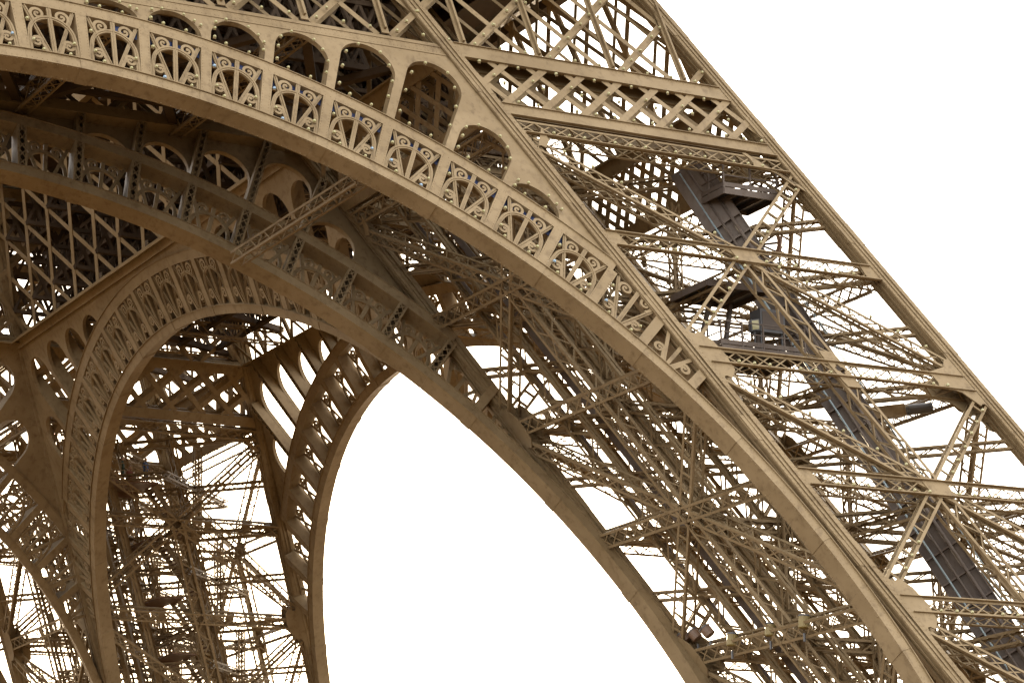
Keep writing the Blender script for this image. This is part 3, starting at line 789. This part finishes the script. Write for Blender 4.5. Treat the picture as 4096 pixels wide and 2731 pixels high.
# hoist unit behind the outer gusset of the near leg
HZ = Vector((-.45, .2, 1.2))
hu = empty('hoist_unit', (41.0, -39.0, 29.5), label='pale boxy hoist unit with black drum behind the outer gusset', category='hoist')
m = MB(); m.bar(Vector((39.3, -38.6, 27.9)) + HZ, Vector((41.0, -39.0, 28.15)) + HZ, (0, 0, 1), .5, .55); put('casing', m, M_IRON, hu)
m = MB(); m.tube([Vector((41.0, -39.3, 28.1)) + HZ, Vector((42.1, -39.6, 28.25)) + HZ], .24, 14); put('drum', m, M_DARK, hu)
m = MB(); m.bar(Vector((38.6, -38.2, 27.0)) + HZ, Vector((40.0, -38.6, 27.8)) + HZ, (0, 0, 1), .4, .4); put('duct', m, M_LIFT, hu)

# ------------------------------------------------------------------ stairs in the far leg
def stair(k, x, y, z, run, rise, label):
    st = empty('stair_flight', (x+run, y, z-rise), label=label, category='stairs', group='stair flights in the far leg')
    n = 15
    for i in range(n):
        xx, zz = x+run*i/n, z-rise*(i+.5)/n
        m = MB(); m.box(xx, xx+run/n+.06, y-.55, y+.55, zz-.04, zz); put('tread', m, M_RUST, st)
    for s_ in (-.6, .6):
        m = MB(); m.bar((x, y+s_, z-.05), (x+run, y+s_, z-rise-.05), (0, 1, 0), .30, .06); put('stringer', m, M_IRON, st)
        for hgt in (.55, 1.0):
            m = MB(); m.bar((x, y+s_, z+hgt), (x+run, y+s_, z-rise+hgt), (0, 1, 0), .05, .05); put('hand_rail', m, M_IRON, st)
        for i in range(5):
            q = i/4; m = MB(); m.box(x+run*q-.025, x+run*q+.025, y+s_-.02, y+s_+.02, z-rise*q-.05, z-rise*q+1.0); put('rail_post', m, M_IRON, st)
    return st
SX = [30.9, 32.5, 34.1, 35.7, 37.3]
NAMES = ['top flight of rust brown stairs below the standing people', 'second flight of rust brown stairs down the far leg', 'third flight of rust brown stairs down the far leg', 'fourth flight of rust brown stairs down the far leg', 'lowest visible flight of rust brown stairs in the far leg']
for k in range(5):
    stair(k, SX[k], 26.4+1.75*k, 37.85-3.3*k, 2.35, 3.2, NAMES[k])
    z = 37.85-3.3*k
    la = empty('stair_landing', (SX[k]-1, 26.6+1.75*k, z), label=['brown landing where the people stand in the far leg', 'landing under the top stair flight', 'landing under the second stair flight', 'landing under the third stair flight', 'landing under the fourth stair flight'][k], category='landing')
    m = MB(); m.box(SX[k]-(3.4 if k == 0 else 1.7), SX[k]-.02, 24.9+1.75*k, 28.4+1.75*k, z-.1, z); put('floor_plate', m, M_RUST, la)
    x0, x1, y0 = SX[k]-(3.4 if k == 0 else 1.7), SX[k]-.02, 24.9+1.75*k
    for hgt in (.15, .6, 1.05):
        m = MB(); m.bar((x0, y0, z+hgt), (x1, y0, z+hgt), (0, 0, 1), .045, .045); put('hand_rail', m, M_IRON, la)
    for j in range(5):
        m = MB(); xx = x0+(x1-x0)*j/4; m.box(xx-.025, xx+.025, y0-.025, y0+.025, z, z+1.08); put('rail_post', m, M_IRON, la)
    m = MB(); m.box(x0, x1, 28.3+1.75*k, 28.4+1.75*k, z-.4, z-.1); put('edge_beam', m, M_RUST, la)

# ------------------------------------------------------------------ people on the landing
def person(loc, yaw, coat, label, seated=False, hair=M_DARK):
    M = Matrix.Translation(loc) @ Matrix.Rotation(yaw, 4, 'Z')
    p = dict(pel=(0, 0, .95), wai=(0, 0, 1.12), che=(0, .01, 1.34), nec=(0, 0, 1.50), hd0=(0, -.01, 1.56))
    J = [(0, 0, .95, .15), (0, .005, 1.12, .135), (0, .01, 1.34, .165), (0, 0, 1.49, .06), (0, -.01, 1.57, .055)]
    E_ = [(0, 1), (1, 2), (2, 3), (3, 4)]
    def add(x, y, z, r, par): J.append((x, y, z, r)); E_.append((par, len(J)-1)); return len(J)-1
    for s_ in (-1, 1):
        h = add(s_*.10, 0, .90, .10, 0); kn = add(s_*.115, -.03, .50, .065, h); an = add(s_*.12, .02, .09, .045, kn); add(s_*.13, -.13, .04, .04, an)
        sh = add(s_*.19, .01, 1.40, .07, 2); el = add(s_*.25, .02, 1.13, .048, sh); wr = add(s_*.21, -.16, .99, .034, el); add(s_*.19, -.24, .98, .03, wr)
    me = bpy.data.meshes.new('body'); me.from_pydata([j[:3] for j in J], E_, [])
    me.materials.append(coat)
    o = link('person', me, None, M, label=label, category='person', group='people on the landing')
    sm = o.modifiers.new('skin', 'SKIN'); o.modifiers.new('sub', 'SUBSURF').levels = 1; o.modifiers['sub'].render_levels = 2
    for i, j in enumerate(J):
        me.skin_vertices[0].data[i].radius = (j[3], j[3]); me.skin_vertices[0].data[i].use_root = (i == 0)
    hm = MB(); N = 12
    for a in range(1, 8):
        ph = math.pi*a/8
        for b in range(N):
            t = 2*math.pi*b/N; x, y, z = .078*math.sin(ph)*math.cos(t), .098*math.sin(ph)*math.sin(t), .118*math.cos(ph)
            if abs(x) < .02 and y < -.07 and -.04 < z < .03: y -= .022       # nose
            hm.v.append((x, y-.015, 1.67+z))
    for a in range(6):
        for b in range(N): b2 = (b+1) % N; hm.f.append((a*N+b, (a+1)*N+b, (a+1)*N+b2, a*N+b2))
    hm.f.append(tuple(range(N))); hm.f.append(tuple(range(7*N-1, 6*N-1, -1)))
    link('head', hm.mesh('head', M_SKIN, True), o, Matrix.Identity(4), local=True)
    hr = MB(); hr.v = [(x*1.06, (y+.015)*1.06-.005, 1.67+(z-1.67)*1.06) for x, y, z in hm.v]
    hr.f = [q for q in hm.f if sum(hr.v[i][2] for i in q)/len(q) > 1.69 + max(0, -sum(hr.v[i][1] for i in q)/len(q))*.6]
    link('hair', hr.mesh('hair', hair, True), o, Matrix.Identity(4), local=True)
    for s_ in (-1, 1):
        hd = MB(); hd.box(s_*.185-.035, s_*.185+.035, -.31, -.24, .965, .995)
        for q in range(4): hd.tube([(s_*.185-.027+.018*q, -.31, .98), (s_*.185-.027+.018*q, -.37, .965), (s_*.185-.027+.018*q, -.39, .935)], .009, 5)
        hd.tube([(s_*.185-s_*.035, -.26, .98), (s_*.185-s_*.055, -.30, .965)], .01, 5)
        link('hand', hd.mesh('hand', M_SKIN), o, Matrix.Identity(4), local=True)
    return o
person((30.45, 26.0, 37.85), 0.5, M_JEAN, 'person in blue jacket and jeans standing on the landing')
person((29.0, 26.3, 37.85), 0.9, M_COAT, 'person in dark green coat standing beside the blue one')
person((29.75, 26.9, 37.45), 0.2, M_RED, 'person in red standing lower between the other two')

# ------------------------------------------------------------------ walkway between the near arches
cw = member('walkway_girder', (14.45, -37.4, 37.2), (14.45, -24.6, 37.2), (0, 0, 1), None, 0.62, 0.62, 0.7, 'Z', 0.11, 0.06)
cw['label'] = 'thin lattice walkway girder slung between the two near arches'; cw['category'] = 'girder'

# ------------------------------------------------------------------ floodlights on the lowest girder
def can(loc, axis, R, L, mat, label, group):
    c = Vector(loc); ax = Vector(axis).normalized(); f = empty('floodlight', loc, label=label, category='floodlight', group=group)
    m = MB(); m.tube([c - ax*L*.5, c - ax*L*.42, c + ax*L*.5], [R*.8, R, R], 18); put('housing', m, mat, f)
    m = MB(); m.tube([c + ax*L*.501, c + ax*(L*.5+.05)], [R*1.06, R*1.06], 18); put('rim', m, M_DARK, f)
    m = MB(); m.tube([c + ax*(L*.5+.051), c + ax*(L*.5+.07)], [R*.9, R*.9], 18); put('lens', m, M_GLASS, f)
    m = MB(); m.bar(c - ax*L*.4 - Vector((0, 0, R)), c - ax*L*.4 - Vector((0, 0, R+.35)), (1, 0, 0), .1, .06); put('bracket', m, M_DARK, f)
for i, (y, z) in enumerate(((-32.9, 19.62), (-33.75, 19.6), (-34.75, 19.6))):
    can((32.2, y, z), (-0.45, 0.5, 0.9), .25, .42, M_TAN, ['terracotta floodlight can at the inner end of the row of three', 'middle terracotta floodlight can of the row of three', 'terracotta floodlight can at the outer end of the row of three'][i], 'terracotta floodlights on the lowest girder')
for i, (y, z) in enumerate(((-36.44, 18.98), (-39.35, 18.98), (-41.8, 18.95))):
    can((32.30, y, z), (0.1, 0.0, 1), .24, .5, M_OLIVE, ['upright yellowish floodlight can beside the three terracotta ones', 'upright yellowish floodlight can above the quatrefoil plate', 'upright yellowish floodlight can closest to the outer arch'][i], 'yellowish floodlights on the lowest girder')

# ------------------------------------------------------------------ blue sheet behind the outer fretwork
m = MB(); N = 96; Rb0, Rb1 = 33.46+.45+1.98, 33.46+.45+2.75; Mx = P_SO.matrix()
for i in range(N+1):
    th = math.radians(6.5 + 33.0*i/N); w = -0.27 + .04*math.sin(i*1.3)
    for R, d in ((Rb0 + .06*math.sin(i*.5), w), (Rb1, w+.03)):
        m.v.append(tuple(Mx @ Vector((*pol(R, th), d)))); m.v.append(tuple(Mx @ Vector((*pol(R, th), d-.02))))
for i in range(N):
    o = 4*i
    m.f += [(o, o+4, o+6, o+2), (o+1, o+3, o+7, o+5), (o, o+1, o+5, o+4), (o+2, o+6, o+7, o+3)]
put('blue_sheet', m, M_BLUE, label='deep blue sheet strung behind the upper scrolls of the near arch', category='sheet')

# ------------------------------------------------------------------ flash lamps
def lamp_mesh(glass):
    m = MB(); m.box(-.10, .10, -.055, -.03, -.02, .04); m.box(-.045, .045, -.03, .0, .0, .05)
    k = len(m.f); N = 6
    prof = [(.06, 0.0), (.10, .03), (.105, .11), (.07, .17)]
    for r, y in prof:
        for j in range(N): a = 2*math.pi*j/N; m.v.append((r*math.cos(a), y, .06+r*math.sin(a)))
    b = len(m.v)-len(prof)*N
    for i in range(len(prof)-1):
        for j in range(N): j2 = (j+1) % N; m.f.append((b+i*N+j, b+(i+1)*N+j, b+(i+1)*N+j2, b+i*N+j2))
    m.f += [tuple(range(b+N-1, b-1, -1))[::-1], tuple(range(b+(len(prof)-1)*N, b+len(prof)*N))[::-1]]
    me = m.mesh('flash_lamp', [M_IRON, M_LAMPB if glass else M_LAMP])
    for i, p in enumerate(me.polygons): p.material_index = 0 if i < k else 1
    return me
LM = [lamp_mesh(False), lamp_mesh(True)]
NL = [0]
LAMP_TXT = {'opening': ('small pale yellow flash lamp on the rim of an arched opening', 'flash lamps on the arched openings'),
 'fret': ('small flash lamp clipped inside a fretwork panel of the near arch', 'flash lamps in the fretwork panels'),
 'deep': ('small pale flash lamp on the deep lattice girder', 'flash lamps on the deep lattice girder'),
 'truss': ('small pale flash lamp on the truss above the deep lattice girder', 'flash lamps on the upper truss'),
 'girder': ('small pale flash lamp on a level girder of the near leg', 'flash lamps on the level girders'),
 'diag': ('small pale flash lamp on a diagonal brace of the near leg', 'flash lamps on the diagonal braces'),
 'rafter': ('small pale flash lamp beside a leaning rafter of the near leg', 'flash lamps beside the rafters')}
ORD = 'first second third fourth fifth sixth seventh eighth ninth tenth eleventh twelfth thirteenth fourteenth fifteenth sixteenth seventeenth eighteenth nineteenth twentieth'.split()
def nth(i): return ORD[i] if i < len(ORD) else 'last'
def lamp(u, z, d, kind, up=(0, 1), say=None):
    if NL[0] >= 330: return
    NL[0] += 1
    p = P_SO.P(u, z, d); n = P_SO.n; y = (Vector((1, 0, 0))*up[0] + Vector((0, S, 1)).normalized()*up[1]).normalized(); x = y.cross(n)
    j = Matrix.Rotation(random.uniform(-.25, .25), 4, 'Z')
    Mx = Matrix(((x.x, y.x, n.x, p.x), (x.y, y.y, n.y, p.y), (x.z, y.z, n.z, p.z), (0, 0, 0, 1))) @ j @ Matrix.Scale(random.uniform(.62, .76), 4)
    blue = kind == 'fret' and random.random() < .3
    t, gname = LAMP_TXT[kind]
    if say: t = say
    link('flash_lamp', LM[1 if blue else 0], None, Mx, label=t, category='lamp', group=gname)
SPOT = ['at the foot of the far side', 'low on the far side', 'high on the far side', 'at the far shoulder', 'beside the crown', 'at the shoulder towards the leg', 'high on the side towards the leg', 'low on the side towards the leg', 'on the sill, far end', 'on the sill towards the leg']
vis_open = [o_ for o_ in OPENINGS['outer_arch'] if o_[0][0] >= math.radians(6)]
for oi, ((tc, hs, apex, hole), R3) in enumerate(vis_open):
    hh = apex-R3
    for qi, (q, f) in enumerate(((-.97, .12), (-.97, .42), (-.93, .72), (-.6, .93), (.35, .96), (.8, .82), (.97, .55), (.97, .28), (-.5, .02), (.4, .02))):
        if hh < 1.6 and f in (.42, .28): continue
        R = R3 + .03 + hh*f - (.16 if f > .6 else 0); th = tc + (hs*.93)*q*(1 if f < .8 else .9)
        lamp(R*math.sin(th), ZC+R*math.cos(th), .0, 'opening', (math.sin(th), math.cos(th)), 'pale lamp %s, %s arched opening from the near leg' % (SPOT[qi], nth(len(vis_open)-1-oi)))
for k in range(-1, 11):
    tc = math.radians(STEP*(k+.5)); R1 = 33.46+.45
    for a, r, sp in ((-.84, .50, 'on the hoop foot away from the leg'), (.84, .62, 'on the hoop foot towards the leg'), (-1.0, 1.52, 'high beside the pilaster'), (-.50, .04, 'under the lower scroll away from the leg'), (.62, .04, 'under the lower scroll towards the leg')):
        R = R1+r; th = tc + a/R
        if R < rafter_R(th, -.5): lamp(R*math.sin(th), ZC+R*math.cos(th), -.02, 'fret', (math.sin(th), math.cos(th)), 'lamp %s, %s fretwork panel from leg' % (sp, nth(10-k)))
z = 41.95
for i, u in enumerate(np.arange(Hi(z)+1.3, Ho(z)-.6, 0.98)): lamp(u, z-.03, .06, 'deep', say='%s pale lamp along the lower chord of the deep lattice girder' % nth(i))
z = 43.92
for i, u in enumerate(np.arange(Hi(z)+.9, Ho(z)-.6, 1.95)):
    lamp(u, z, .06, 'deep', say='%s pale lamp under the upper chord of the deep lattice girder' % nth(i)); lamp(u+.55, z-.65, .06, 'deep', say='%s pale lamp high on the crossing bars of the deep girder' % nth(i))
for i, u in enumerate(np.arange(Hi(43)+1.4, Ho(43)-.8, 1.95)): lamp(u, 42.9, .06, 'deep', say='%s pale lamp low on the crossing bars of the deep girder' % nth(i))
z = 44.98
for i, u in enumerate(np.arange(9.8, Ho(z)-.6, 1.28)): lamp(u, z, .0, 'truss', say='%s pale lamp along the foot of the upper truss' % nth(i))
for j in range(-1, 7):
    u0 = 13.08+3.84*j
    for t in (.9, 1.6, 2.6, 3.3, 4.2):
        for s_ in (1, -1):
            u, z = u0+s_*(.3+t), Z_BEAM+.05+t
            if 7 < u < Ho(z)-.6 and (s_ > 0 or t in (1.6, 3.3)) and z < 49.5:
                lamp(u, z-.1, .0, 'truss', say='%s pale lamp up the %s %s bar of the upper truss' % (nth(int(t)), nth(j+1), 'rising' if s_ > 0 else 'falling'))
GN = ['level girder under the deep lattice girder', 'level girder at the upper brace crossing', 'level girder below the lower platform', 'level girder at the lower brace crossing', 'lowest level girder of the near leg']
for gi, zz in enumerate((NODES[0], MIDS[0], NODES[1], MIDS[1], NODES[2])):
    c_ = 0
    for q, u in enumerate(np.arange(Hi(zz)+2.0, Ho(zz)-1.6, 0.78)):
        if abs(u-um(zz)) > .5 and q % 4 != 3: lamp(u, zz-.34, .06, 'girder', say='%s pale lamp from the arch on the %s' % (nth(c_), GN[gi])); c_ += 1
for i in range(2):
    zt, zm, zb = NODES[i], MIDS[i], NODES[i+1]
    for (f, s_, z) in ((Hi, 1, zt-1.0), (Ho, -1, zt-1.0), (Hi, 1, zb+1.0), (Ho, -1, zb+1.0)):
        a = Vector((f(z)+s_*.8, z)); c = Vector((um(zm), zm))
        for ti, t in enumerate((.1, .24, .38, .54, .7, .84)):
            p = a+(c-a)*t; up = (s_ > 0) == (z < zm)
            lamp(p.x+(.31 if up else .06), p.y+(0.0 if up else .17), .05, 'diag', say='%s pale lamp in from the %s rafter, %s arm of the %s brace cross' % (nth(ti), 'arch-side' if s_ > 0 else 'outer', 'upper' if z > zm else 'lower', 'upper' if i == 0 else 'lower'))
for i, z in enumerate(np.arange(17.0, 40.5, 1.06)):
    lamp(Hi(z)+.47, z, -.15, 'rafter', say='%s pale lamp up the rafter beside the near arch' % nth(i))
    if z > 22 and (z % 5.4) > 1.6: lamp(Ho(z)-.47, z, -.25, 'rafter', say='%s pale lamp up the outer rafter against the sky' % nth(i))

# ------------------------------------------------------------------ rivet rows on the near side
def rivet(m, p, n, r=0.034, h=0.028):
    p, n = Vector(p), Vector(n).normalized(); a = n.orthogonal().normalized(); b = n.cross(a); i = len(m.v)
    for q in range(5): w = 2*math.pi*q/5; m.v.append(tuple(p + (a*math.cos(w)+b*math.sin(w))*r))
    m.v.append(tuple(p+n*h))
    for q in range(5): m.f.append((i+q, i+(q+1) % 5, i+5))
arch0 = bpy.data.objects['outer_arch']
m = MB(); Rin = 33.46
for th in np.arange(math.radians(-6), math.radians(80), 0.0062):
    c, s_ = math.cos(th), math.sin(th); out_n = (-s_, -c, 0)
    for d in (-0.07, -0.78): rivet(m, (*pol(Rin, th), d), out_n)
    for R in (Rin+.10, Rin+.36): rivet(m, (*pol(R, th), 0.0), (0, 0, 1), .026, .02)
    if th < math.radians(44):
        for R in (Rin+2.94, Rin+3.26): rivet(m, (*pol(R, th), 0.0), (0, 0, 1), .026, .02)
for k in range(-1, 11):
    th = math.radians(STEP*k)
    for R in np.arange(Rin+.55, Rin+2.8, .16):
        for o in (-.155, .155):
            q = th+o/R; rivet(m, (*pol(R, q), 0.0), (0, 0, 1), .026, .02)
rv = link('rivet_rows', m.mesh('rivet_rows', M_IRON), arch0, Matrix.Identity(4), local=True, kind='stuff')
m = MB()
for f in (Hi, Ho):
    for z in np.arange(12, 51, .19):
        for o in (-.34, -.24, .24, .34): rivet(m, (f(z)+o, -Ho(z)-HALF-.022, z), (0, -1, S), .03, .024)
        for o in (-.13, .13): rivet(m, (f(z)+o, -Ho(z)-HALF-.075, z), (0, -1, S), .026, .02)
for z in (41.36, 41.77, 44.24, 44.82):
    for u in np.arange(Hi(z)+.5, Ho(z)-.5, .2): rivet(m, P_SO.P(u, z, .0), P_SO.n, .026, .02)
for z in (44.3, 44.52):
    for u in np.arange(-2, Hi(z)-.4, .19): rivet(m, P_SO.P(u, z, -.10), P_SO.n, .026, .02)
link('rivet_rows', m.mesh('rivet_rows', M_IRON), LEGS[0], kind='stuff')
